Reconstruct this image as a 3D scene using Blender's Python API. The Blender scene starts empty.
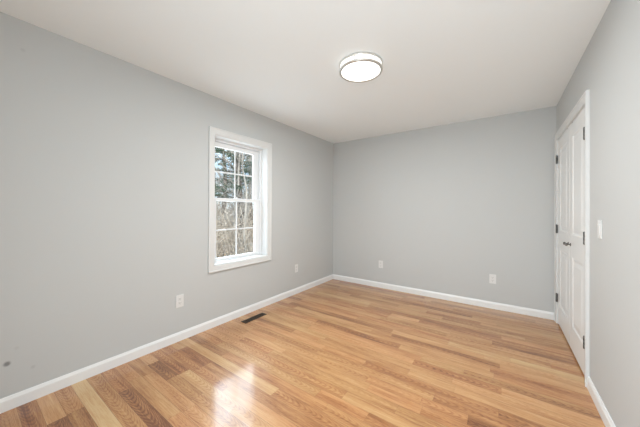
import bpy, bmesh, math, random
from mathutils import Vector, Matrix

S = bpy.context.scene
COL = S.collection

# ------------------------------------------------------------ measures (metres)
W, D, H = 2.998, 3.956, 2.44         # room width (x), back wall (y), ceiling
Y0 = -0.42                           # wall behind the camera
WT = 0.19                            # thickness of the outside wall

# ------------------------------------------------------------ camera
FPX, YAW, PITCH, ROLL = 258.7, 0.6143, 0.0034, 0.0044
cam = bpy.data.cameras.new('camera')
cam.sensor_width = 36
cam.lens = 36 * FPX / 640
cam.shift_y = -4.74 / 640
cam.clip_start = 0.02
cam.clip_end = 300
cam_o = bpy.data.objects.new('camera', cam)
COL.objects.link(cam_o)
cam_o.matrix_world = (Matrix.Translation((2.497, 0, 1.245)) @ Matrix.Rotation(YAW, 4, 'Z')
                      @ Matrix.Rotation(math.pi / 2 + PITCH, 4, 'X') @ Matrix.Rotation(ROLL, 4, 'Z'))
S.camera = cam_o

# ------------------------------------------------------------ world: bright broken cloud
world = bpy.data.worlds.new('sky')
S.world = world
world.use_nodes = True
wn, wl = world.node_tree.nodes, world.node_tree.links
wn.clear()
w_out = wn.new('ShaderNodeOutputWorld')
w_bg = wn.new('ShaderNodeBackground')
w_tc = wn.new('ShaderNodeTexCoord')
w_sep = wn.new('ShaderNodeSeparateXYZ')
w_map = wn.new('ShaderNodeMapping')
w_noise = wn.new('ShaderNodeTexNoise')
w_cl = wn.new('ShaderNodeValToRGB')
w_sky = wn.new('ShaderNodeValToRGB')
w_mix = wn.new('ShaderNodeMix')
w_mix.data_type = 'RGBA'
w_str = wn.new('ShaderNodeMapRange')
w_map.inputs['Scale'].default_value = (1, 1, 2.5)
w_noise.inputs['Scale'].default_value = 3.5
w_noise.inputs['Detail'].default_value = 5
w_cl.color_ramp.elements[0].position = 0.42
w_cl.color_ramp.elements[1].position = 0.62
w_sky.color_ramp.elements[0].color = (0.62, 0.79, 0.97, 1)
w_sky.color_ramp.elements[1].color = (0.40, 0.64, 0.95, 1)
w_str.inputs['From Min'].default_value = 0.22
w_str.inputs['From Max'].default_value = 0.5
SKY_LOW, SKY_HIGH = 1.15, 2.6
w_str.inputs['To Min'].default_value = SKY_LOW
w_str.inputs['To Max'].default_value = SKY_HIGH
wl.new(w_tc.outputs['Generated'], w_sep.inputs[0])
wl.new(w_tc.outputs['Generated'], w_map.inputs['Vector'])
wl.new(w_map.outputs[0], w_noise.inputs['Vector'])
wl.new(w_noise.outputs['Fac'], w_cl.inputs['Fac'])
wl.new(w_sep.outputs['Z'], w_sky.inputs['Fac'])
wl.new(w_cl.outputs['Color'], w_mix.inputs[0])
wl.new(w_sky.outputs['Color'], w_mix.inputs[6])
w_mix.inputs[7].default_value = (0.97, 0.99, 1.0, 1)
wl.new(w_mix.outputs[2], w_bg.inputs['Color'])
wl.new(w_sep.outputs['Z'], w_str.inputs['Value'])
wl.new(w_str.outputs[0], w_bg.inputs['Strength'])
# bright patch added high in the sky for the window's reflection on the floor
w_vm = wn.new('ShaderNodeVectorMath')
w_vm.operation = 'DOT_PRODUCT'
w_vm.inputs[1].default_value = Vector((-0.66, 0.50, 0.62)).normalized()
w_patch = wn.new('ShaderNodeMapRange')
w_patch.interpolation_type = 'SMOOTHSTEP'
w_patch.inputs['From Min'].default_value = math.cos(math.radians(30))
w_patch.inputs['From Max'].default_value = math.cos(math.radians(12))
w_patch.inputs['To Min'].default_value = 0
w_patch.inputs['To Max'].default_value = 6.0
w_add = wn.new('ShaderNodeMath')
wl.new(w_tc.outputs['Generated'], w_vm.inputs[0])
wl.new(w_vm.outputs['Value'], w_patch.inputs['Value'])
wl.new(w_str.outputs[0], w_add.inputs[0])
wl.new(w_patch.outputs[0], w_add.inputs[1])
wl.new(w_add.outputs[0], w_bg.inputs['Strength'])
wl.new(w_bg.outputs[0], w_out.inputs['Surface'])

# ------------------------------------------------------------ sun (lights the trees, comes over the house)
sun = bpy.data.lights.new('sun', 'SUN')
sun.energy = 4.5
sun.angle = math.radians(1.0)
sun.color = (1.0, 0.95, 0.87)
sun_o = bpy.data.objects.new('sun', sun)
COL.objects.link(sun_o)
sun_o.rotation_euler = Vector((-0.72, 0.45, -0.62)).to_track_quat('-Z', 'Y').to_euler()

# ------------------------------------------------------------ daylight through the window, and an unseen fill light added behind the viewpoint
def area_light(name, loc, direction, sx, sy, watts, color):
    l = bpy.data.lights.new(name, 'AREA')
    l.shape = 'RECTANGLE'
    l.size, l.size_y = sx, sy
    l.energy = watts
    l.color = color
    o = bpy.data.objects.new(name, l)
    COL.objects.link(o)
    o.location = loc
    o.rotation_euler = Vector(direction).to_track_quat('-Z', 'Y').to_euler()
    return o
area_light('window_daylight', (-0.26, 1.97, 1.36), (1, 0, 0.0), 0.78, 1.40, 11, (0.84, 0.92, 1.0))
area_light('front_fill', (2.3, -0.40, 1.1), (0, 1, 0), 0.8, 2.0, 36, (0.86, 0.95, 1.0))  # added fill to brighten the far and right walls, no real source there

# ------------------------------------------------------------ exposure
vs = S.view_settings
vs.view_transform = 'Standard'
vs.look = 'None'
vs.gamma = 1
vs.use_curve_mapping = False
vs.exposure = 0.20
LAMP_GLOW = 1.6                       # emission of the ceiling lamp's diffuser
LAMP_WATTS = 29.0                     # light it throws down into the room
S.cycles.use_denoising = True
S.cycles.max_bounces = 16
S.cycles.diffuse_bounces = 10
S.cycles.glossy_bounces = 6
S.cycles.transparent_max_bounces = 16
S.cycles.sample_clamp_indirect = 0
S.cycles.caustics_reflective = True

# ============================================================ helpers
def tag(o, label=None, cat=None, group=None, kind=None):
    if label: o['label'] = label
    if cat: o['category'] = cat
    if group: o['group'] = group
    if kind: o['kind'] = kind
    return o

def empty(name, loc=(0, 0, 0)):
    o = bpy.data.objects.new(name, None)
    o.empty_display_size = 0.1
    o.location = loc
    COL.objects.link(o)
    return o

class MB:
    """collects simple solids and links them as one mesh object"""
    def __init__(self):
        self.v, self.f, self.sm = [], [], []
    def add(self, vs_, fs_, smooth=False):
        n = len(self.v)
        self.v += [tuple(p) for p in vs_]
        for f in fs_:
            self.f.append(tuple(i + n for i in f))
            self.sm.append(smooth)
    def box(self, a, b):
        x0, y0, z0 = a
        x1, y1, z1 = b
        if x0 > x1: x0, x1 = x1, x0
        if y0 > y1: y0, y1 = y1, y0
        if z0 > z1: z0, z1 = z1, z0
        self.add([(x0, y0, z0), (x1, y0, z0), (x1, y1, z0), (x0, y1, z0), (x0, y0, z1), (x1, y0, z1), (x1, y1, z1), (x0, y1, z1)],
                 [(0, 3, 2, 1), (4, 5, 6, 7), (0, 1, 5, 4), (1, 2, 6, 5), (2, 3, 7, 6), (3, 0, 4, 7)])
        return self
    def lathe(self, prof, c, axis='Z', n=32, smooth=True):
        """prof: (radius, height) pairs, turned round axis through c"""
        c = Vector(c)
        rings = []
        vs_ = []
        for r, h in prof:
            if r < 1e-7:
                rings.append([len(vs_)])
                vs_.append((0, 0, h))
            else:
                rings.append(list(range(len(vs_), len(vs_) + n)))
                vs_ += [(r * math.cos(2 * math.pi * k / n), r * math.sin(2 * math.pi * k / n), h) for k in range(n)]
        fs_ = []
        for a, b in zip(rings, rings[1:]):
            for k in range(n):
                k2 = (k + 1) % n
                if len(a) == 1 and len(b) == 1: continue
                if len(a) == 1: fs_.append((a[0], b[k2], b[k]))
                elif len(b) == 1: fs_.append((a[k], a[k2], b[0]))
                else: fs_.append((a[k], a[k2], b[k2], b[k]))
        m = {'Z': Matrix.Identity(3), 'X': Matrix(((0, 0, 1), (1, 0, 0), (0, 1, 0))), 'Y': Matrix(((0, 1, 0), (0, 0, 1), (1, 0, 0))),
             '-X': Matrix(((0, 0, -1), (0, 1, 0), (1, 0, 0)))}[axis]
        self.add([c + m @ Vector(p) for p in vs_], fs_, smooth)
        return self
    def tube(self, pts, radii, n=5, smooth=True):
        pts = [Vector(p) for p in pts]
        base = len(self.v)
        up = Vector((0.31, 0.17, 0.93))
        for i, p in enumerate(pts):
            d = (pts[min(i + 1, len(pts) - 1)] - pts[max(i - 1, 0)]).normalized()
            a = d.cross(up)
            if a.length < 1e-3: a = d.cross(Vector((1, 0, 0)))
            a.normalize()
            b = d.cross(a)
            r = radii[i]
            for k in range(n):
                t = 2 * math.pi * k / n
                self.v.append(tuple(p + a * (r * math.cos(t)) + b * (r * math.sin(t))))
        for i in range(len(pts) - 1):
            for k in range(n):
                k2 = (k + 1) % n
                self.f.append((base + i * n + k, base + i * n + k2, base + (i + 1) * n + k2, base + (i + 1) * n + k))
                self.sm.append(smooth)
        self.f.append(tuple(base + k for k in range(n))[::-1]); self.sm.append(False)
        e = base + (len(pts) - 1) * n
        self.f.append(tuple(e + k for k in range(n))); self.sm.append(False)
        return self
    def build(self, name, mat, parent=None, bevel=0, seg=2, recalc=True):
        me = bpy.data.meshes.new(name)
        me.from_pydata(self.v, [], self.f)
        me.polygons.foreach_set('use_smooth', self.sm)
        if recalc:
            bm = bmesh.new()
            bm.from_mesh(me)
            bmesh.ops.recalc_face_normals(bm, faces=bm.faces)
            bm.to_mesh(me)
            bm.free()
        if mat: me.materials.append(mat)
        o = bpy.data.objects.new(name, me)
        COL.objects.link(o)
        if parent is not None:
            o.parent = parent
            o.location = -Vector(parent.location) if parent.type == 'EMPTY' else (0, 0, 0)
        if bevel:
            m = o.modifiers.new('bevel', 'BEVEL')
            m.width = bevel
            m.segments = seg
            m.limit_method = 'ANGLE'
            m.angle_limit = math.radians(40)
            me.polygons.foreach_set('use_smooth', [True] * len(me.polygons))
            m.harden_normals = True
        return o

def mat_new(name, color, rough=0.5, metal=0.0, spec=0.5, **kw):
    m = bpy.data.materials.new(name)
    m.use_nodes = True
    b = m.node_tree.nodes['Principled BSDF']
    b.inputs['Base Color'].default_value = (*color, 1)
    b.inputs['Roughness'].default_value = rough
    b.inputs['Metallic'].default_value = metal
    b.inputs['Specular IOR Level'].default_value = spec
    for k, v in kw.items():
        b.inputs[k].default_value = v
    return m

def node(m, t, **kw):
    n = m.node_tree.nodes.new(t)
    for k, v in kw.items():
        setattr(n, k, v)
    return n

def link(m, a, b): m.node_tree.links.new(a, b)
def bsdf(m): return m.node_tree.nodes['Principled BSDF']

def mottled(name, c1, c2, scale, rough=0.6, bump=0.0, bscale=None, detail=3, spec=0.5):
    """two close tones mixed by noise, with an optional fine bump"""
    m = mat_new(name, c1, rough, spec=spec)
    tc = node(m, 'ShaderNodeTexCoord')
    nz = node(m, 'ShaderNodeTexNoise')
    nz.inputs['Scale'].default_value = scale
    nz.inputs['Detail'].default_value = detail
    mx = node(m, 'ShaderNodeMix', data_type='RGBA')
    mx.inputs[6].default_value = (*c1, 1)
    mx.inputs[7].default_value = (*c2, 1)
    link(m, tc.outputs['Object'], nz.inputs['Vector'])
    link(m, nz.outputs['Fac'], mx.inputs[0])
    link(m, mx.outputs[2], bsdf(m).inputs['Base Color'])
    if bump:
        nb = node(m, 'ShaderNodeTexNoise')
        nb.inputs['Scale'].default_value = bscale or scale * 8
        nb.inputs['Detail'].default_value = 2
        bp = node(m, 'ShaderNodeBump')
        bp.inputs['Strength'].default_value = bump
        bp.inputs['Distance'].default_value = 0.002
        link(m, tc.outputs['Object'], nb.inputs['Vector'])
        link(m, nb.outputs['Fac'], bp.inputs['Height'])
        link(m, bp.outputs[0], bsdf(m).inputs['Normal'])
    return m

# ============================================================ materials
M = {}
WALL = (0.556, 0.571, 0.570)
M['wall'] = mottled('wall_paint', WALL, tuple(c * 0.985 for c in WALL), 2.0, 0.72, 0.08, 260, spec=0.3)
M['ceiling'] = mottled('ceiling_paint', (0.870, 0.910, 0.925), (0.860, 0.90, 0.915), 1.5, 0.85, 0.06, 220, spec=0.2)
M['trim'] = mottled('trim_paint', (0.825, 0.835, 0.835), (0.81, 0.82, 0.82), 3.0, 0.35, spec=0.45)
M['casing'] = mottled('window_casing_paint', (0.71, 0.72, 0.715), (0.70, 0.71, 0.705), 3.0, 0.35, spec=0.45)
M['door'] = mottled('door_paint', (0.82, 0.835, 0.835), (0.81, 0.825, 0.825), 3.0, 0.33, 0.03, 120, spec=0.45)
M['vinyl'] = mottled('window_vinyl', (0.80, 0.81, 0.82), (0.79, 0.80, 0.81), 4.0, 0.3)
M['plate'] = mottled('cover_plate_plastic', (0.74, 0.745, 0.74), (0.73, 0.735, 0.73), 20, 0.3)
M['slot'] = mat_new('dark_slot', (0.05, 0.05, 0.05), 0.6)
M['nickel'] = mat_new('brushed_nickel', (0.74, 0.73, 0.70), 0.38, 1.0)
M['hinge'] = mat_new('dark_hinge_metal', (0.15, 0.15, 0.145), 0.42, 0.8)
M['bronze'] = mat_new('brown_register_metal', (0.055, 0.038, 0.025), 0.5, 0.4)
M['dark'] = mat_new('duct_dark', (0.012, 0.011, 0.010), 0.8)
M['closet'] = mottled('closet_paint', (0.5, 0.5, 0.49), (0.48, 0.48, 0.47), 2, 0.8)
M['siding'] = mottled('outside_cladding', (0.55, 0.56, 0.57), (0.5, 0.51, 0.52), 4, 0.7)

# left wall paint: same paint with one small grey scuff and two fainter ones
def scuffed_wall():
    m = M['wall'].copy()
    m.name = 'wall_paint_scuffed'
    b = bsdf(m)
    src = b.inputs['Base Color'].links[0].from_socket
    tc = node(m, 'ShaderNodeTexCoord')
    last = src
    for (y, z, r, k) in ((0.196, 0.284, 0.017, 0.66), (0.305, 0.213, 0.012, 0.13), (0.25, 2.253, 0.012, 0.10), (0.235, 0.365, 0.012, 0.08)):
        vm = node(m, 'ShaderNodeVectorMath', operation='DISTANCE')
        vm.inputs[1].default_value = (0, y, z)
        mr = node(m, 'ShaderNodeMapRange', interpolation_type='SMOOTHSTEP')
        mr.inputs['From Min'].default_value = r * 1.25
        mr.inputs['From Max'].default_value = r * 0.35
        mr.inputs['To Min'].default_value = 0
        mr.inputs['To Max'].default_value = k
        mx = node(m, 'ShaderNodeMix', data_type='RGBA')
        mx.inputs[7].default_value = (0.06, 0.06, 0.06, 1)
        link(m, tc.outputs['Object'], vm.inputs[0])
        link(m, vm.outputs['Value'], mr.inputs['Value'])
        link(m, mr.outputs[0], mx.inputs[0])
        link(m, last, mx.inputs[6])
        last = mx.outputs[2]
    link(m, last, b.inputs['Base Color'])
    return m
M['wall_scuffed'] = scuffed_wall()

def glow(name, color, strength):
    m = mat_new(name, (0.9, 0.9, 0.88), 0.4)
    b = bsdf(m)
    b.inputs['Emission Color'].default_value = (*color, 1)
    b.inputs['Emission Strength'].default_value = strength
    return m
M['diffuser'] = glow('lit_diffuser', (1.0, 0.97, 0.925), LAMP_GLOW)
M['side_glow'] = glow('lit_side_band', (1.0, 0.97, 0.925), 0.75)

def glass_mat():
    m = bpy.data.materials.new('window_glass')
    m.use_nodes = True
    nt = m.node_tree
    nt.nodes.clear()
    out = nt.nodes.new('ShaderNodeOutputMaterial')
    mix = nt.nodes.new('ShaderNodeMixShader')
    tr = nt.nodes.new('ShaderNodeBsdfTransparent')
    tr.inputs['Color'].default_value = (0.95, 0.97, 0.965, 1)
    gl = nt.nodes.new('ShaderNodeBsdfGlossy')
    gl.inputs['Roughness'].default_value = 0.02
    fr = nt.nodes.new('ShaderNodeFresnel')
    ge = nt.nodes.new('ShaderNodeNewGeometry')
    mr = nt.nodes.new('ShaderNodeMapRange')          # leaving the pane: the same weak reflection, no total reflection
    mr.inputs['To Min'].default_value = 1.45
    mr.inputs['To Max'].default_value = 1 / 1.45
    nt.links.new(ge.outputs['Backfacing'], mr.inputs['Value'])
    nt.links.new(mr.outputs[0], fr.inputs['IOR'])
    nt.links.new(fr.outputs[0], mix.inputs[0])
    nt.links.new(tr.outputs[0], mix.inputs[1])
    nt.links.new(gl.outputs[0], mix.inputs[2])
    nt.links.new(mix.outputs[0], out.inputs['Surface'])
    return m
M['glass'] = glass_mat()

def oak():
    """strip oak: tone per board, drawn-out grain, arched figure on some boards, thin dark seams, polyurethane coat"""
    m = mat_new('oak_strip_floor', (0.5, 0.3, 0.15), 0.42, spec=0.4)
    b = bsdf(m)
    uv = node(m, 'ShaderNodeUVMap', uv_map='board')           # u along the board, v across it, both in metres
    at = node(m, 'ShaderNodeAttribute', attribute_name='tone')  # r: tone, g: figure, b: seed
    sp = node(m, 'ShaderNodeSeparateColor')
    link(m, at.outputs['Color'], sp.inputs[0])
    sx = node(m, 'ShaderNodeSeparateXYZ')
    link(m, uv.outputs['UV'], sx.inputs[0])
    def mth(op, a, c=None, cl=False):
        n = node(m, 'ShaderNodeMath', operation=op, use_clamp=cl)
        for i, v in enumerate((a, c)):
            if v is None: continue
            if isinstance(v, (int, float)): n.inputs[i].default_value = v
            else: link(m, v, n.inputs[i])
        return n.outputs[0]
    u, v = sx.outputs['X'], sx.outputs['Y']
    seed = mth('MULTIPLY', sp.outputs['Blue'], 57.0)
    def grain(su, sv, detail, rough=0.55, dist=0.0):
        cb = node(m, 'ShaderNodeCombineXYZ')
        link(m, mth('ADD', mth('MULTIPLY', u, su), seed), cb.inputs[0])
        link(m, mth('MULTIPLY', v, sv), cb.inputs[1])
        link(m, seed, cb.inputs[2])
        n = node(m, 'ShaderNodeTexNoise')
        n.inputs['Scale'].default_value = 1
        n.inputs['Detail'].default_value = detail
        n.inputs['Roughness'].default_value = rough
        n.inputs['Distortion'].default_value = dist
        link(m, cb.outputs[0], n.inputs['Vector'])
        return n.outputs['Fac']
    broad = grain(2.2, 22, 3)
    fine = grain(7, 150, 3, 0.6)
    pores = grain(26, 520, 2, 0.6)
    # arched figure: parabolas along the board
    vc = mth('SUBTRACT', v, mth('ADD', 0.0415, mth('MULTIPLY', mth('SUBTRACT', sp.outputs['Red'], 0.5), 0.04)))
    arch = mth('ADD', mth('MULTIPLY', mth('MULTIPLY', vc, vc), 80.0), u)
    ph = mth('ADD', mth('MULTIPLY', arch, 2 * math.pi / 0.045), mth('MULTIPLY', grain(6, 22, 3), 10.0))
    fig = mth('POWER', mth('ADD', mth('MULTIPLY', mth('SINE', ph), 0.5), 0.5), 2.0)
    figa = mth('MULTIPLY', fig, sp.outputs['Green'])
    ramp = node(m, 'ShaderNodeValToRGB')
    cr = ramp.color_ramp
    stops = ((0.0, (0.170, 0.055, 0.017)), (0.25, (0.335, 0.140, 0.047)), (0.5, (0.480, 0.245, 0.096)), (0.75, (0.570, 0.335, 0.150)), (1.0, (0.635, 0.430, 0.220)))
    cr.elements[0].position = 0; cr.elements[0].color = (*stops[0][1], 1)
    cr.elements[1].position = 1; cr.elements[1].color = (*stops[-1][1], 1)
    for p, c in stops[1:-1]:
        e = cr.elements.new(p); e.color = (*c, 1)
    t = mth('ADD', sp.outputs['Red'], mth('MULTIPLY', mth('SUBTRACT', broad, 0.5), 0.85))
    t = mth('ADD', t, mth('MULTIPLY', mth('SUBTRACT', fine, 0.5), 0.75))
    t = mth('SUBTRACT', t, mth('MULTIPLY', figa, 0.24))
    t = mth('SUBTRACT', t, mth('MULTIPLY', mth('GREATER_THAN', pores, 0.60), 0.14), True)
    streak = mth('MULTIPLY', mth('SUBTRACT', grain(2.6, 75, 4, 0.65, 0.6), 0.60), 4.5, True)      # red-brown mineral streaks
    t = mth('SUBTRACT', t, mth('MULTIPLY', streak, 0.26), True)
    link(m, t, ramp.inputs['Fac'])
    # pinkish or yellowish boards
    hue = node(m, 'ShaderNodeMix', data_type='RGBA', blend_type='MULTIPLY')
    hue.inputs[0].default_value = 1
    tint = node(m, 'ShaderNodeMix', data_type='RGBA')
    tint.inputs[6].default_value = (1.04, 0.97, 0.95, 1)
    tint.inputs[7].default_value = (0.98, 1.02, 1.0, 1)
    fr = mth('FRACT', mth('MULTIPLY', seed, 3.7))
    link(m, fr, tint.inputs[0])
    link(m, ramp.outputs['Color'], hue.inputs[6])
    link(m, tint.outputs[2], hue.inputs[7])
    # seams
    BW_ = 0.083
    d = mth('MINIMUM', v, mth('SUBTRACT', BW_, v))
    seam = mth('LESS_THAN', d, 0.0007)
    sm = node(m, 'ShaderNodeMix', data_type='RGBA')
    sm.inputs[7].default_value = (0.12, 0.055, 0.025, 1)
    link(m, mth('MULTIPLY', seam, 0.75), sm.inputs[0])
    link(m, hue.outputs[2], sm.inputs[6])
    link(m, sm.outputs[2], b.inputs['Base Color'])
    b.inputs['Coat Weight'].default_value = 0.9
    b.inputs['Coat IOR'].default_value = 1.5
    b.inputs['Coat Roughness'].default_value = 0.13
    tc = node(m, 'ShaderNodeTexCoord')
    nb = node(m, 'ShaderNodeTexNoise')
    nb.inputs['Scale'].default_value = 14
    nb.inputs['Detail'].default_value = 3
    link(m, tc.outputs['Object'], nb.inputs['Vector'])
    hgt = mth('ADD', nb.outputs['Fac'], mth('MULTIPLY', broad, 0.9))
    bp = node(m, 'ShaderNodeBump')
    bp.inputs['Strength'].default_value = 0.16
    bp.inputs['Distance'].default_value = 0.003
    link(m, hgt, bp.inputs['Height'])
    link(m, bp.outputs[0], b.inputs['Coat Normal'])
    return m
M['oak'] = oak()

M['leaf_ground'] = mottled('leaf_littered_ground', (0.50, 0.40, 0.31), (0.09, 0.07, 0.055), 1.1, 0.9, 1.0, 9, 6)
M['dry_leaf'] = mottled('dry_leaf', (0.50, 0.36, 0.22), (0.30, 0.20, 0.12), 3, 0.8)
M['pine_bark'] = mottled('pine_bark', (0.075, 0.058, 0.048), (0.15, 0.12, 0.10), 9, 0.9, 1.0, 40)
M['grey_bark'] = mottled('grey_bark', (0.52, 0.48, 0.43), (0.20, 0.175, 0.15), 7, 0.9)
M['pine_needles'] = mottled('pine_needles', (0.042, 0.082, 0.050), (0.08, 0.125, 0.07), 3, 0.6)
M['twig'] = mottled('dry_twig', (0.70, 0.60, 0.49), (0.16, 0.125, 0.10), 0.9, 0.85)

# ============================================================ room shell
def structure(o, label, cat):
    return tag(o, label, cat, kind='structure')

# floor: boards run across the room, random lengths, a few set where the photo shows them
BW = 0.083
def floor_build():
    rnd = random.Random(11)
    marked = [  # (y, x0, x1, tone, figure): boards that stand out
        (0.305, -0.01, 0.62, 0.28, 0.6), (0.525, -0.01, 0.75, 0.95, 0.1), (0.685, 0.385, 1.05, 0.20, 1.0),
        (0.605, -0.01, 0.9, 0.52, 0.7), (0.44, -0.01, 0.35, 0.52, 0.7), (0.385, 0.36, 1.1, 0.22, 0.7),
        (1.15, 0.16, 0.56, 0.20, 0.3), (1.36, -0.01, 0.55, 0.30, 0.3), (3.07, 1.38, 2.49, 0.30, 0.2),
        (2.92, 2.42, 3.02, 0.30, 0.2), (1.80, 2.33, 2.9, 0.22, 1.0), (2.50, 1.6, 2.48, 0.36, 0.6),
        (3.88, 0.2, 1.6, 0.25, 0.1), (3.80, 1.7, 2.8, 0.35, 0.1), (2.02, 0.05, 0.75, 0.33, 0.2),
    ]
    verts, faces, cols, uvs = [], [], [], []
    nrow = int(math.ceil((D - Y0 + 0.02) / BW))
    ys = Y0 - 0.01
    for r in range(nrow):
        y0, y1 = ys + r * BW, min(ys + (r + 1) * BW, D + 0.01)
        spans = []
        mk = sorted([(a, b_, t, g) for (y, a, b_, t, g) in marked if y0 <= y < y1])
        x = -0.01
        def fill(x, xe):
            while x < xe - 1e-6:
                l = rnd.choice((0.35, 0.5, 0.65, 0.8, 1.0, 1.2)) * rnd.uniform(0.85, 1.2)
                if x <= -0.009: l *= rnd.uniform(0.3, 1)
                e = min(x + l, xe)
                if xe - e < 0.18: e = xe
                t = min(0.95, max(0.08, rnd.gauss(0.53, 0.10)))
                g = rnd.choice((0, 0.1, 0.3, 0.5, 0.8, 1.0)) * rnd.uniform(0.6, 1)
                spans.append((x, e, t, g))
                x = e
        for a, b_, t, g in mk:
            a = max(a, x)
            fill(x, a)
            spans.append((a, min(b_, W + 0.02), t, g))
            x = b_
        fill(x, W + 0.02)
        for a, b_, t, g in spans:
            n = len(verts)
            gap = 0.0006
            verts += [(a + gap, y0, 0), (b_, y0, 0), (b_, y1, 0), (a + gap, y1, 0)]
            faces.append((n, n + 1, n + 2, n + 3))
            u0 = rnd.uniform(0, 40)
            sd = rnd.random()
            cols += [(t, g, sd, 1)] * 4
            uvs += [(u0, 0), (u0 + b_ - a, 0), (u0 + b_ - a, y1 - y0), (u0, y1 - y0)]
    # underside slab so the floor is a solid
    n = len(verts)
    x0, x1, y0, y1 = -0.01, W + 0.02, Y0 - 0.01, D + 0.01
    verts += [(x0, y0, -0.001), (x1, y0, -0.001), (x1, y1, -0.001), (x0, y1, -0.001), (x0, y0, -0.05), (x1, y0, -0.05), (x1, y1, -0.05), (x0, y1, -0.05)]
    slab = [(n, n + 1, n + 2, n + 3), (n + 7, n + 6, n + 5, n + 4), (n, n + 4, n + 5, n + 1), (n + 1, n + 5, n + 6, n + 2), (n + 2, n + 6, n + 7, n + 3), (n + 3, n + 7, n + 4, n)]
    faces += slab
    cols += [(0, 0, 0, 1)] * 24
    uvs += [(0, 0)] * 24
    me = bpy.data.meshes.new('floor')
    me.from_pydata(verts, [], faces)
    ca = me.color_attributes.new('tone', 'FLOAT_COLOR', 'CORNER')
    ul = me.uv_layers.new(name='board')
    for i in range(len(me.loops)):
        ca.data[i].color = cols[i]
        ul.data[i].uv = uvs[i]
    me.materials.append(M['oak'])
    o = bpy.data.objects.new('floor', me)
    COL.objects.link(o)
    return structure(o, 'glossy natural oak strip floor running across the room', 'floor')
floor_build()

structure(MB().box((-WT, Y0 - 0.1, H), (W + 0.8, D + 0.12, H + 0.12)).build('ceiling', M['ceiling']),
          'smooth white painted ceiling around the round lamp', 'ceiling')

# window opening in the left wall
WY0, WY1, WZ0, WZ1 = 1.588, 2.352, 0.642, 2.046
wl_ = MB()
for a, b_ in (((Y0, 0.0), (WY0, H)), ((WY1, 0.0), (D, H)), ((WY0, 0.0), (WY1, WZ0)), ((WY0, WZ1), (WY1, H))):
    wl_.box((-WT, a[0], a[1] - (0.05 if a[1] == 0 else 0)), (0, b_[0], b_[1]))
structure(wl_.build('wall_left', M['wall_scuffed']), 'light grey painted wall with the window, one grey scuff low near its end', 'wall')
structure(MB().box((-WT, D, -0.05), (W + 0.8, D + 0.12, H)).build('wall_back', M['wall']), 'light grey painted far wall with two outlets and no opening', 'wall')

# right wall with the closet opening
DY0, DY1, DZ1 = 2.650, 3.850, 2.028
wr = MB()
wr.box((W, Y0, -0.05), (W + 0.12, DY0, H))
wr.box((W, DY1, -0.05), (W + 0.12, D, H))
wr.box((W, DY0, DZ1), (W + 0.12, DY1, H))
structure(wr.build('wall_right', M['wall']), 'light grey painted wall with the white double closet doors', 'wall')
structure(MB().box((-WT, Y0 - 0.1, -0.05), (W + 0.8, Y0, H)).build('wall_front', M['wall']), 'light grey painted wall behind the viewpoint', 'wall')
cl = MB()
cl.box((W + 0.7, 2.3, -0.05), (W + 0.8, D, H))
cl.box((W + 0.12, 2.3, -0.05), (W + 0.7, 2.4, H))
cl.box((W + 0.0, 2.4, -0.06), (W + 0.7, D, -0.05))
structure(cl.build('wall_closet', M['closet']), 'inside walls of the closet behind the double doors', 'wall')

# ------------------------------------------------------------ baseboards
def base_prof():   # (out from wall, height)
    return [(0, 0), (0.0135, 0), (0.0135, 0.060), (0.0125, 0.066), (0.0095, 0.071), (0.0075, 0.078), (0.0045, 0.083), (0, 0.083)]

def baseboard(name, p0, p1, out, m0, m1, label):
    """p0 to p1 along the wall, out = into the room; m0/m1 = mitre (+1 shortens with depth)"""
    p0, p1, out = Vector(p0), Vector(p1), Vector(out)
    d = (p1 - p0).normalized()
    mb = MB()
    pr = base_prof()
    vs_ = []
    for (base, s) in ((p0, m0), (p1, -m1)):
        for (o_, z) in pr:
            vs_.append(base + out * o_ + d * (s * o_) + Vector((0, 0, z)))
    n = len(pr)
    fs_ = [(k, (k + 1) % n, n + (k + 1) % n, n + k) for k in range(n)] + [tuple(range(n))[::-1], tuple(range(n, 2 * n))]
    mb.add(vs_, fs_)
    return structure(mb.build(name, M['trim']), label, 'baseboard')
baseboard('baseboard_left', (0, Y0, 0), (0, D, 0), (1, 0, 0), 1, 1, 'white baseboard along the foot of the window wall')
baseboard('baseboard_back', (0, D, 0), (W, D, 0), (0, -1, 0), 1, 1, 'white baseboard along the foot of the far wall')
baseboard('baseboard_right', (W, Y0, 0), (W, 2.5815, 0), (-1, 0, 0), 1, 0, 'white baseboard running up to the closet door casing')
baseboard('baseboard_front', (0, Y0, 0), (W, Y0, 0), (0, 1, 0), 1, 1, 'white baseboard on the wall behind the viewpoint')

# ------------------------------------------------------------ casings: profile (away from opening, out of wall) swept with mitres
CAS = [(0, 0), (0, 0.0105), (0.003, 0.0125), (0.014, 0.0135), (0.030, 0.0150), (0.043, 0.0165), (0.0445, 0.0195), (0.047, 0.0205), (0.0545, 0.0205), (0.057, 0.0185), (0.057, 0)]

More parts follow.
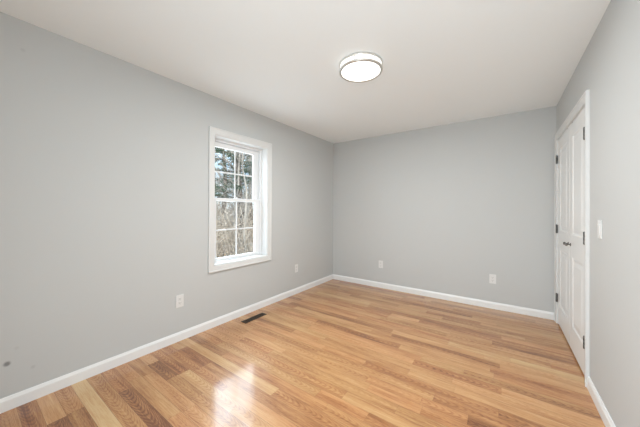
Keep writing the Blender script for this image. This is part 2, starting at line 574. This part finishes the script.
def casing(a0, a1, z0, z1, pos, closed, width=0.057, open_bottom=0.0):
    """pos(a, z, out) -> point; opening rectangle a0..a1, z0..z1"""
    mb = MB()
    k = width / 0.057
    pr = [(d * k, o) for d, o in CAS]
    n = len(pr)
    if closed:
        corners = [((a0, z0), (-1, -1)), ((a1, z0), (1, -1)), ((a1, z1), (1, 1)), ((a0, z1), (-1, 1))]
        segs = [(0, 1), (1, 2), (2, 3), (3, 0)]
    else:
        corners = [((a0, open_bottom), (-1, 0)), ((a0, z1), (-1, 1)), ((a1, z1), (1, 1)), ((a1, open_bottom), (1, 0))]
        segs = [(0, 1), (1, 2), (2, 3)]
    for i, j in segs:
        vs_ = []
        for q in (i, j):
            (a, z), (sa, sz) = corners[q]
            vs_ += [pos(a + sa * d, z + sz * d, o) for d, o in pr]
        mb.add(vs_, [(q, (q + 1) % n, n + (q + 1) % n, n + q) for q in range(n)] + [tuple(range(n))[::-1], tuple(range(n, 2 * n))])
    return mb

# ============================================================ window
win = structure(empty('window_1', (0, 0.5 * (WY0 + WY1), WZ0)), 'white double-hung window with eight panes in the grey wall', 'window')
casing(WY0 + 0.004, WY1 - 0.004, WZ0 + 0.004, WZ1 - 0.004, lambda a, z, o: Vector((o, a, z)), True, 0.066).build('casing', M['casing'], win)
jb = MB()
JD, JT = 0.100, 0.012
jb.box((-JD, WY0, WZ0), (0.0, WY0 + JT, WZ1)); jb.box((-JD, WY1 - JT, WZ0), (0.0, WY1, WZ1))
jb.box((-JD, WY0 + JT, WZ0), (0.0, WY1 - JT, WZ0 + JT)); jb.box((-JD, WY0 + JT, WZ1 - JT), (0.0, WY1 - JT, WZ1))
jb.build('jamb', M['casing'], win)
# vinyl frame with sash tracks
fy0, fy1, fz0, fz1 = WY0, WY1, WZ0, WZ1
fr = MB()
FW = 0.036
XI, XO = -JD, -WT - 0.012
fr.box((XO, fy0, fz0), (XI, fy0 + FW * 0.6, fz1)); fr.box((XO, fy1 - FW * 0.6, fz0), (XI, fy1, fz1))
fr.box((XO, fy0 + FW * 0.6, fz1 - FW), (XI, fy1 - FW * 0.6, fz1)); fr.box((XO, fy0 + FW * 0.6, fz0), (XI, fy1 - FW * 0.6, fz0 + 0.026))
for s, yy in ((1, fy0 + FW * 0.6), (-1, fy1 - FW * 0.6)):      # stops that make the tracks
    for xa, xb in ((-0.108, -0.100), (-0.150, -0.143), (XO, XO + 0.012)):
        fr.box((xa, yy, fz0 + 0.026), (xb, yy + s * FW * 0.4, fz1 - FW))
fr.build('window_frame', M['vinyl'], win, 0.0015, 1)
GY0, GY1 = 1.692, 2.248
def sash(name, xin, xout, z0, z1, gz0, gz1, xg, munz):
    y0, y1 = fy0 + FW * 0.62, fy1 - FW * 0.62
    mb = MB()
    mb.box((xout, y0, z0), (xin, GY0, z1)); mb.box((xout, GY1, z0), (xin, y1, z1))
    mb.box((xout, GY0, z0), (xin, GY1, gz0)); mb.box((xout, GY0, gz1), (xin, GY1, z1))
    s = mb.build(name, M['vinyl'], win, 0.003, 2)
    g = MB().box((xg - 0.002, GY0 - 0.006, gz0 - 0.006), (xg + 0.002, GY1 + 0.006, gz1 + 0.006)).build('glass', M['glass'], s)
    mu = MB()
    yc = 0.5 * (GY0 + GY1)
    mw = 0.0075
    mu.box((xg + 0.0025, yc - mw, gz0), (xg + 0.0095, yc + mw, gz1))
    mu.box((xg + 0.0025, GY0, munz - mw), (xg + 0.0092, GY1, munz + mw))
    mu.build('muntin', M['vinyl'], s, 0.002, 1)
    return s
sash('upper_sash', -0.151, -0.178, 1.337, fz1 - FW - 0.001, 1.374, 1.955, -0.165, 1.672)
lo = sash('lower_sash', -0.110, -0.142, fz0 + 0.027, 1.372, 0.694, 1.338, -0.130, 1.008)
lk = MB()
lk.box((-0.134, 1.935, 1.372), (-0.112, 2.005, 1.378)); lk.lathe([(0, 0), (0.009, 0), (0.009, 0.010), (0, 0.011)], (-0.122, 1.97, 1.378), 'Z', 12)
lk.build('sash_lock', M['vinyl'], lo)

# ============================================================ closet doors
structure(casing(DY0 + 0.001, DY1 + 0.008, 0, DZ1 + 0.004, lambda a, z, o: Vector((W - o, a, z)), False, 0.069).build('trim_1', M['casing']),
          'white profiled casing around the double closet doors', 'trim')
jm = MB()
jm.box((W - 0.0005, DY0 - 0.0, 0), (W + 0.1195, DY0 + 0.004, DZ1)); jm.box((W - 0.0005, DY1 - 0.004, 0), (W + 0.1195, DY1, DZ1))
jm.box((W - 0.0005, DY0 + 0.004, DZ1 - 0.004), (W + 0.1195, DY1 - 0.004, DZ1))
structure(jm.build('trim_2', M['trim']), 'white jamb lining the closet doorway', 'trim')

def leaf(y0, y1):
    """two-panel moulded leaf, front face towards -x"""
    z0, z1 = 0.016, DZ1 - 0.008
    xf, xb = W + 0.001, W + 0.036
    st = 0.118
    bm = bmesh.new()
    def loop(ya, yb, za, zb, x):
        return [bm.verts.new((x, y, z)) for y, z in ((ya, za), (yb, za), (yb, zb), (ya, zb))]
    def edges(l):
        return [bm.edges.new((l[i], l[(i + 1) % 4])) for i in range(4)]
    outer = loop(y0, y1, z0, z1, xf)
    es = edges(outer)
    for za, zb in ((0.225, 0.835), (1.035, 1.905)):
        steps = ((0.0, 0.0), (0.008, 0.0045), (0.020, 0.0060), (0.030, 0.0060), (0.062, 0.0012), (0.064, 0.0012))
        loops = [loop(y0 + st + i, y1 - st - i, za + i, zb - i, xf + dx) for i, dx in steps]
        es += edges(loops[0])
        for a, b_ in zip(loops, loops[1:]):
            for k in range(4):
                bm.faces.new((a[k], a[(k + 1) % 4], b_[(k + 1) % 4], b_[k]))
        bm.faces.new(loops[-1])
    bmesh.ops.triangle_fill(bm, edges=es, use_beauty=True)
    back = loop(y0, y1, z0, z1, xb)
    for k in range(4):
        bm.faces.new((outer[k], outer[(k + 1) % 4], back[(k + 1) % 4], back[k]))
    bm.faces.new(back)
    bmesh.ops.recalc_face_normals(bm, faces=bm.faces)
    me = bpy.data.meshes.new('door')
    bm.to_mesh(me)
    bm.free()
    me.materials.append(M['door'])
    return me

def knob(y, z, parent):
    mb = MB()
    mb.lathe([(0, 0.001), (0.0150, 0.001), (0.0150, -0.003), (0.011, -0.005), (0.0058, -0.007), (0.0058, -0.017), (0.009, -0.020), (0.0128, -0.024), (0.0136, -0.030), (0.0115, -0.035), (0.006, -0.0375), (0, -0.038)],
             (W + 0.001, y, z), 'X', 24)
    return mb.build('knob', M['hinge'], parent)

def hinge(y, z, parent):
    mb = MB()
    x = W - 0.0125
    hh = 0.0445
    for k in range(3):                                        # three knuckles and the pin tips
        a = z - hh + k * hh * 2 / 3
        mb.lathe([(0, a + 0.0006), (0.0072, a + 0.0006), (0.0072, a + hh * 2 / 3 - 0.0006), (0, a + hh * 2 / 3 - 0.0006)], (x, y, 0), 'Z', 14)
    mb.lathe([(0, z - hh - 0.004), (0.0045, z - hh - 0.003), (0.0045, z + hh + 0.003), (0, z + hh + 0.004)], (x, y, 0), 'Z', 12)
    mb.box((x, y - 0.0012, z - hh), (W + 0.002, y + 0.0012, z + hh))
    return mb.build('hinge', M['hinge'], parent)

LM = 0.5 * (DY0 + DY1)
for i, (a, b_, hy, ky, lab) in enumerate(((LM + 0.0035, DY1 - 0.006, DY1 - 0.004, LM + 0.045, 'white two-panel closet door leaf beside the far corner'),
                                          (DY0 + 0.006, LM - 0.0035, DY0 + 0.004, LM - 0.045, 'white two-panel closet door leaf beside the light switch'))):
    o = bpy.data.objects.new('door_%d' % (i + 1), leaf(a, b_))
    COL.objects.link(o)
    structure(o, lab, 'door')
    for z in (1.81, 1.045, 0.287):
        hinge(hy, z, o)
    knob(ky, 0.94, o)
    cb = MB()                                                  # catch in the head gap
    yc = LM + (0.105 if i == 0 else -0.105)
    cb.box((W + 0.0005, yc - 0.022, DZ1 - 0.0085), (W + 0.024, yc + 0.022, DZ1 - 0.0045))
    cb.build('ball_catch', M['hinge'], o)

# ============================================================ ceiling lamp
LX, LY, LR = 1.541, 1.928, 0.176
lamp = tag(empty('ceiling_light', (LX, LY, H)), 'round flush ceiling light with brushed nickel rings, switched on', 'ceiling light')
def ring(name, r0, r1, z0, z1):
    b_ = 0.002
    prof = [(r0, z0 + b_), (r0 + b_, z0), (r1 - b_, z0), (r1, z0 + b_), (r1, z1 - b_), (r1 - b_, z1), (r0 + b_, z1), (r0, z1 - b_), (r0, z0 + b_)]
    return MB().lathe(prof, (LX, LY, 0), 'Z', 72).build(name, M['nickel'], lamp)
MB().lathe([(0, H), (LR - 0.006, H), (LR - 0.006, H - 0.012), (0, H - 0.012)], (LX, LY, 0), 'Z', 64).build('base', M['trim'], lamp)
ring('upper_ring', LR - 0.008, LR + 0.001, H - 0.014, H - 0.0005)
ring('lower_ring', LR - 0.018, LR + 0.001, H - 0.0630, H - 0.0490)
MB().lathe([(LR - 0.010, H - 0.014), (LR - 0.007, H - 0.016), (LR - 0.007, H - 0.0500), (LR - 0.010, H - 0.0510)], (LX, LY, 0), 'Z', 72).build('side_band', M['side_glow'], lamp)
dm = [(LR - 0.0175, H - 0.0480), (LR - 0.0175, H - 0.0575), (LR - 0.03, H - 0.0595), (LR - 0.08, H - 0.0605), (0, H - 0.0610)]
MB().lathe(dm, (LX, LY, 0), 'Z', 72).build('diffuser', M['diffuser'], lamp)
for k in range(3):
    t = math.radians(40 + 120 * k)
    p = Vector((LX + (LR - 0.004) * math.cos(t), LY + (LR - 0.004) * math.sin(t), 0))
    MB().lathe([(0, H - 0.0500), (0.0032, H - 0.0500), (0.0032, H - 0.0155), (0, H - 0.0155)], p, 'Z', 10).build('post', M['nickel'], lamp)

glow_l = bpy.data.lights.new('lamp_light', 'AREA')
glow_l.shape = 'DISK'
glow_l.size = 2 * LR - 0.04
glow_l.energy = LAMP_WATTS
glow_l.color = (0.975, 0.985, 0.975)
glow_o = bpy.data.objects.new('lamp_light', glow_l)
COL.objects.link(glow_o)
glow_o.parent = lamp
glow_o.location = (0, 0, -0.0635)

# ============================================================ outlets and switch
def wall_frame(pos, nrm):
    n = Vector(nrm)
    z = Vector((0, 0, 1))
    s = z.cross(n)
    return lambda a, h, o: Vector(pos) + s * a + z * h + n * o

def rbox(mb, F, a0, a1, h0, h1, o0, o1):
    pts = [F(a, h, o) for o in (o0, o1) for (a, h) in ((a0, h0), (a1, h0), (a1, h1), (a0, h1))]
    mb.add(pts, [(0, 3, 2, 1), (4, 5, 6, 7), (0, 1, 5, 4), (1, 2, 6, 5), (2, 3, 7, 6), (3, 0, 4, 7)])

def disc(mb, F, a, h, r, o0, o1, n=16, cut=1.0):
    ring_ = [(max(-cut * r, min(cut * r, r * math.cos(2 * math.pi * k / n))), r * math.sin(2 * math.pi * k / n)) for k in range(n)]
    vs_ = [F(a + y, h + x, o) for o in (o0, o1) for x, y in ring_]
    mb.add(vs_, [tuple(range(n))[::-1], tuple(range(n, 2 * n))] + [(k, (k + 1) % n, n + (k + 1) % n, n + k) for k in range(n)])

def outlet(pos, nrm, label):
    t = tag(empty('electrical_outlet', pos), label, 'outlet', 'white wall outlets above the baseboards')
    F = wall_frame(pos, nrm)
    mb = MB()
    rbox(mb, F, -0.036, 0.036, -0.0585, 0.0585, 0.0, 0.0055)
    mb.build('cover_plate', M['plate'], t, 0.003, 2)
    for s in (-1, 1):
        mb = MB()
        disc(mb, F, 0, s * 0.0195, 0.0172, 0.005, 0.0072, 28, 0.82)
        so = mb.build('socket', M['plate'], t)
        sl = MB()
        rbox(sl, F, -0.0085, -0.0062, s * 0.0195 - 0.001, s * 0.0195 + 0.0085, 0.007, 0.00745)
        rbox(sl, F, 0.0062, 0.0085, s * 0.0195 + 0.0005, s * 0.0195 + 0.0078, 0.007, 0.00745)
        disc(sl, F, 0, s * 0.0195 - 0.0075, 0.0028, 0.007, 0.00745, 10)
        k = sl.build('slot', M['slot'], so)
        k.location = (0, 0, 0)
    mb = MB()
    disc(mb, F, 0, 0, 0.0032, 0.005, 0.0066, 12)
    mb.build('screw', M['plate'], t)
    return t
outlet((0, 1.241, 0.374), (1, 0, 0), 'white duplex outlet below and before the window on the grey wall')
outlet((0, 2.935, 0.374), (1, 0, 0), 'white duplex outlet between the window and the far corner')
outlet((0.905, D, 0.374), (0, -1, 0), 'white duplex outlet on the far wall, towards the window corner')
outlet((2.397, D, 0.374), (0, -1, 0), 'white duplex outlet on the far wall, towards the closet doors')

sw = tag(empty('light_switch', (W, 2.333, 1.13)), 'white rocker light switch on the wall beside the closet doors', 'light switch')
F = wall_frame((W, 2.333, 1.13), (-1, 0, 0))
mb = MB(); rbox(mb, F, -0.036, 0.036, -0.0585, 0.0585, 0, 0.006); mb.build('cover_plate', M['plate'], sw, 0.003, 2)
mb = MB()
mb.add([F(a, h, o) for a in (-0.0165, 0.0165) for h, o in ((-0.033, 0.004), (-0.033, 0.0075), (0, 0.0085), (0.033, 0.0115), (0.033, 0.004))],
       [(0, 1, 2, 3, 4), (9, 8, 7, 6, 5), (0, 5, 6, 1), (1, 6, 7, 2), (2, 7, 8, 3), (3, 8, 9, 4), (4, 9, 5, 0)])
mb.build('rocker', M['plate'], sw)
for s in (-1, 1):
    mb = MB(); disc(mb, F, 0, s * 0.0485, 0.003, 0.005, 0.0066, 12); mb.build('screw', M['plate'], sw)

# ============================================================ floor register
RX0, RX1, RY0, RY1 = 0.134, 0.216, 1.842, 2.152
reg = tag(empty('floor_register', (0.5 * (RX0 + RX1), 0.5 * (RY0 + RY1), 0)), 'long dark brown floor vent grille beside the window wall', 'floor vent')
mb = MB()
b_ = 0.014
mb.box((RX0, RY0, 0), (RX0 + b_, RY1, 0.004)); mb.box((RX1 - b_, RY0, 0), (RX1, RY1, 0.004))
mb.box((RX0 + b_, RY0, 0), (RX1 - b_, RY0 + b_, 0.004)); mb.box((RX0 + b_, RY1 - b_, 0), (RX1 - b_, RY1, 0.004))
mb.build('rim', M['bronze'], reg, 0.001, 1)
MB().box((RX0 + b_, RY0 + b_, 0.0002), (RX1 - b_, RY1 - b_, 0.0008)).build('duct_shade_sheet', M['dark'], reg)  # flat dark sheet, the shade inside the duct put into its colour
n_s = 22
for k in range(n_s):
    y = RY0 + b_ + (k + 0.5) * (RY1 - RY0 - 2 * b_) / n_s
    MB().box((RX0 + b_, y - 0.0032, 0.0008), (RX1 - b_, y + 0.0032, 0.0034)).build('louver', M['bronze'], reg)
MB().box((0.5 * (RX0 + RX1) - 0.003, RY0 + b_, 0.0008), (0.5 * (RX0 + RX1) + 0.003, RY1 - b_, 0.0036)).build('centre_bar', M['bronze'], reg)

# ============================================================ outdoors
def ground_z(x, y):
    t = min(1, max(0, (-x - 2) / 24.0))
    return -0.75 + 1.75 * t ** 0.9 + 0.10 * math.sin(x * 0.9 + y * 0.6) + 0.07 * math.sin(1.7 * y - x)
gx = [-WT - 0.0 - k * 0.9 for k in range(0, 60)]
gy = [-14 + k * 1.0 for k in range(0, 62)]
mb = MB()
vs_ = [(x, y, ground_z(x, y) - (0.0)) for x in gx for y in gy]
ny = len(gy)
mb.add(vs_, [(i * ny + j, i * ny + j + 1, (i + 1) * ny + j + 1, (i + 1) * ny + j) for i in range(len(gx) - 1) for j in range(ny - 1)], True)
gnd = mb.build('ground', M['leaf_ground'])
structure(gnd, 'leaf-littered ground rising away outside the window', 'ground')

def branchy(mb, rnd, p, d, L, r, depth, wob=0.25, up=0.12, split=(3, 4)):
    pts, rad = [Vector(p)], [r]
    n = 4 if depth else 3
    q, dd = Vector(p), Vector(d).normalized()
    for k in range(n):
        dd = (dd + Vector((rnd.gauss(0, wob), rnd.gauss(0, wob), rnd.gauss(0, wob) + up)) * 0.5).normalized()
        q = q + dd * (L / n)
        pts.append(q.copy()); rad.append(r * (1 - 0.55 * (k + 1) / n))
    mb.tube(pts, rad, 6 if r > 0.03 else 3)
    if depth > 0:
        for k in range(rnd.randint(*split) + (1 if depth > 1 else 0)):
            i = rnd.randint(1, n)
            ax = Vector((rnd.gauss(0, 1), rnd.gauss(0, 1), rnd.gauss(0.25, 0.6))).normalized()
            branchy(mb, rnd, pts[i], (dd * 0.55 + ax).normalized(), L * rnd.uniform(0.45, 0.72), max(rad[i] * 0.6, 0.009), depth - 1, wob, up, split)

def bare_tree(x, y, h, r, seed, label):
    rnd = random.Random(seed)
    z = ground_z(x, y) - 0.05
    t = tag(empty('bare_tree', (x, y, z)), label, 'tree', 'leafless trees outside the window')
    mb = MB()
    pts, rad = [], []
    lean = Vector((rnd.gauss(0, 0.05), rnd.gauss(0, 0.05), 1))
    for k in range(9):
        f = k / 8
        pts.append(Vector((x, y, z)) + lean * (h * f) + Vector((rnd.gauss(0, 0.05), rnd.gauss(0, 0.05), 0)) * (1 if k else 0))
        rad.append(r * (1 - 0.72 * f))
    mb.tube(pts, rad, 8)
    mb.build('trunk', M['grey_bark'], t)
    cb = MB()
    for k in range(22):
        f = rnd.uniform(0.16, 0.98)
        i = min(7, int(f * 8)); q = pts[i].lerp(pts[i + 1], f * 8 - i)
        a = rnd.uniform(0, 2 * math.pi)
        branchy(cb, rnd, q, (math.cos(a), math.sin(a), rnd.uniform(0.2, 0.9)), h * rnd.uniform(0.14, 0.26), r * 0.28, 2)
    cb.build('branches', M['grey_bark'], t)
    return t

def pine_tree(x, y, h, r, seed, label, first=0.25):
    rnd = random.Random(seed)
    z = ground_z(x, y) - 0.08
    t = tag(empty('pine_tree', (x, y, z)), label, 'tree', 'pines outside the window')
    pts = [Vector((x + 0.05 * math.sin(k * 1.3 + seed), y + 0.05 * math.cos(k * 1.1 + seed), z + h * k / 8)) for k in range(9)]
    pts[0] = Vector((x, y, z))
    MB().tube(pts, [r * (1 - 0.8 * k / 8) for k in range(9)], 10).build('trunk', M['pine_bark'], t)
    bb, nn = MB(), MB()
    nb = 34
    for k in range(nb):
        f = first + (1 - first) * (k + rnd.random()) / nb
        i = min(7, int(f * 8)); q = pts[i].lerp(pts[i + 1], f * 8 - i)
        a = rnd.uniform(0, 2 * math.pi)
        L = h * 0.30 * (1.12 - f) ** 0.7 * rnd.uniform(0.7, 1.15)
        d = Vector((math.cos(a), math.sin(a), 0.12))
        side = Vector((-math.sin(a), math.cos(a), 0))
        bp = [q + d * (L * s) + Vector((0, 0, -0.10 * L * s * s)) + side * rnd.gauss(0, 0.04 * L) * s for s in (0, 0.33, 0.66, 1)]
        bb.tube(bp, [0.028, 0.020, 0.013, 0.006], 4)
        for s_ in range(9):
            s = rnd.uniform(0.25, 1.0)
            j = min(2, int(s * 3)); c = bp[j].lerp(bp[j + 1], s * 3 - j)
            c2 = c + side * rnd.gauss(0, 0.22 * L) * (1.15 - s * 0.5) + d * rnd.uniform(0, 0.12 * L) + Vector((0, 0, rnd.uniform(-0.05, 0.1)))
            bb.tube([c, c2], [0.008, 0.004], 3)
            for w_ in range(26):
                dv = Vector((rnd.gauss(0, 1), rnd.gauss(0, 1), rnd.gauss(0.25, 0.9))).normalized()
                ln = rnd.uniform(0.12, 0.24)
                sv = dv.cross(Vector((rnd.gauss(0, 1), rnd.gauss(0, 1), rnd.gauss(0, 1)))).normalized() * 0.011
                c0 = c2.lerp(c, rnd.random() * 0.6)
                nn.add([c0 - sv, c0 + sv, c0 + dv * ln], [(0, 1, 2)])
    bb.build('branches', M['pine_bark'], t)
    nn.build('needles', M['pine_needles'], t, recalc=False)
    return t

def at(u, dist):
    """ground point that lies in image column u at a horizontal distance"""
    a = math.atan((u - 320) / FPX) - YAW
    return 2.497 + dist * math.sin(a), dist * math.cos(a)

pine_tree(*at(224, 15), 7.0, 0.15, 3, 'slim dark-trunked pine standing in the left column of window panes', 0.30)
pine_tree(*at(239.5, 12), 6.2, 0.20, 5, 'thick-trunked pine standing just beyond the vertical window bar', 0.34)
pine_tree(*at(251, 18), 7.5, 0.16, 8, 'pine at the edge of the right column of window panes', 0.28)
pine_tree(*at(213, 21), 7.8, 0.17, 9, 'distant pine at the outer edge of the left column of panes', 0.2)
bare_tree(*at(232, 11), 5.5, 0.06, 21, 'thin leafless sapling between the two pine trunks')
bare_tree(*at(245, 8), 5.0, 0.045, 22, 'thin leafless tree with tangled twigs in the right panes')
bare_tree(*at(247, 14), 6.5, 0.08, 23, 'taller leafless tree behind the twiggy right panes')
bare_tree(*at(234, 17), 6.5, 0.08, 25, 'leafless tree far back behind the vertical window bar')

def undergrowth():
    rnd = random.Random(31)
    mb = MB()
    for k in range(800):
        u = rnd.uniform(180, 282)
        dist = 6.8 + 15.5 * rnd.random() ** 1.1
        x, y = at(u, dist)
        if x > -1.2: continue
        z = ground_z(x, y) - 0.03
        a = rnd.uniform(0, 2 * math.pi)
        L = rnd.uniform(0.6, 2.3)
        lean = rnd.uniform(0.2, 1.3)
        pts = []
        for i in range(6):
            s = i / 5
            pts.append(Vector((x + math.cos(a) * lean * L * s, y + math.sin(a) * lean * L * s, z + L * (1.5 * s - 0.9 * lean * 0.7 * s * s) * 0.75)))
        r = rnd.uniform(0.008, 0.022) * (0.6 + dist / 20)
        mb.tube(pts, [r * (1 - 0.6 * i / 5) for i in range(6)], 3)
        for q in range(rnd.randint(1, 4)):
            i = rnd.randint(1, 4)
            dv = Vector((rnd.gauss(0, 1), rnd.gauss(0, 1), rnd.gauss(0.4, 0.7))).normalized()
            l2 = rnd.uniform(0.2, 0.7)
            mb.tube([pts[i], pts[i] + dv * l2 * 0.5 + Vector((0, 0, 0.03)), pts[i] + dv * l2], [r * 0.6, r * 0.45, r * 0.25], 3)
    o = mb.build('undergrowth', M['twig'], recalc=False)
    return tag(o, 'tangle of dry leafless brush on the ground outside the window', 'undergrowth', kind='stuff')
undergrowth()

def fallen_leaves():
    rnd = random.Random(41)
    mb = MB()
    for k in range(8000):
        x, y = at(rnd.uniform(180, 282), 5.0 + 16 * rnd.random() ** 1.3)
        if x > -0.8: continue
        z = ground_z(x, y) + rnd.uniform(0.005, 0.05)
        s = rnd.uniform(0.03, 0.07)
        e1 = Vector((rnd.gauss(0, 1), rnd.gauss(0, 1), rnd.gauss(0, 0.45))).normalized() * s
        e2 = e1.cross(Vector((rnd.gauss(0, 0.3), rnd.gauss(0, 0.3), 1))).normalized() * s * 0.6
        c = Vector((x, y, z))
        mb.add([c - e1, c + e2 + Vector((0, 0, 0.01)), c + e1, c - e2 + Vector((0, 0, 0.01))], [(0, 1, 2, 3)])
    o = mb.build('fallen_leaves', M['dry_leaf'], recalc=False)
    return tag(o, 'dry tan leaves lying over the ground outside the window', 'leaves', kind='stuff')
fallen_leaves()
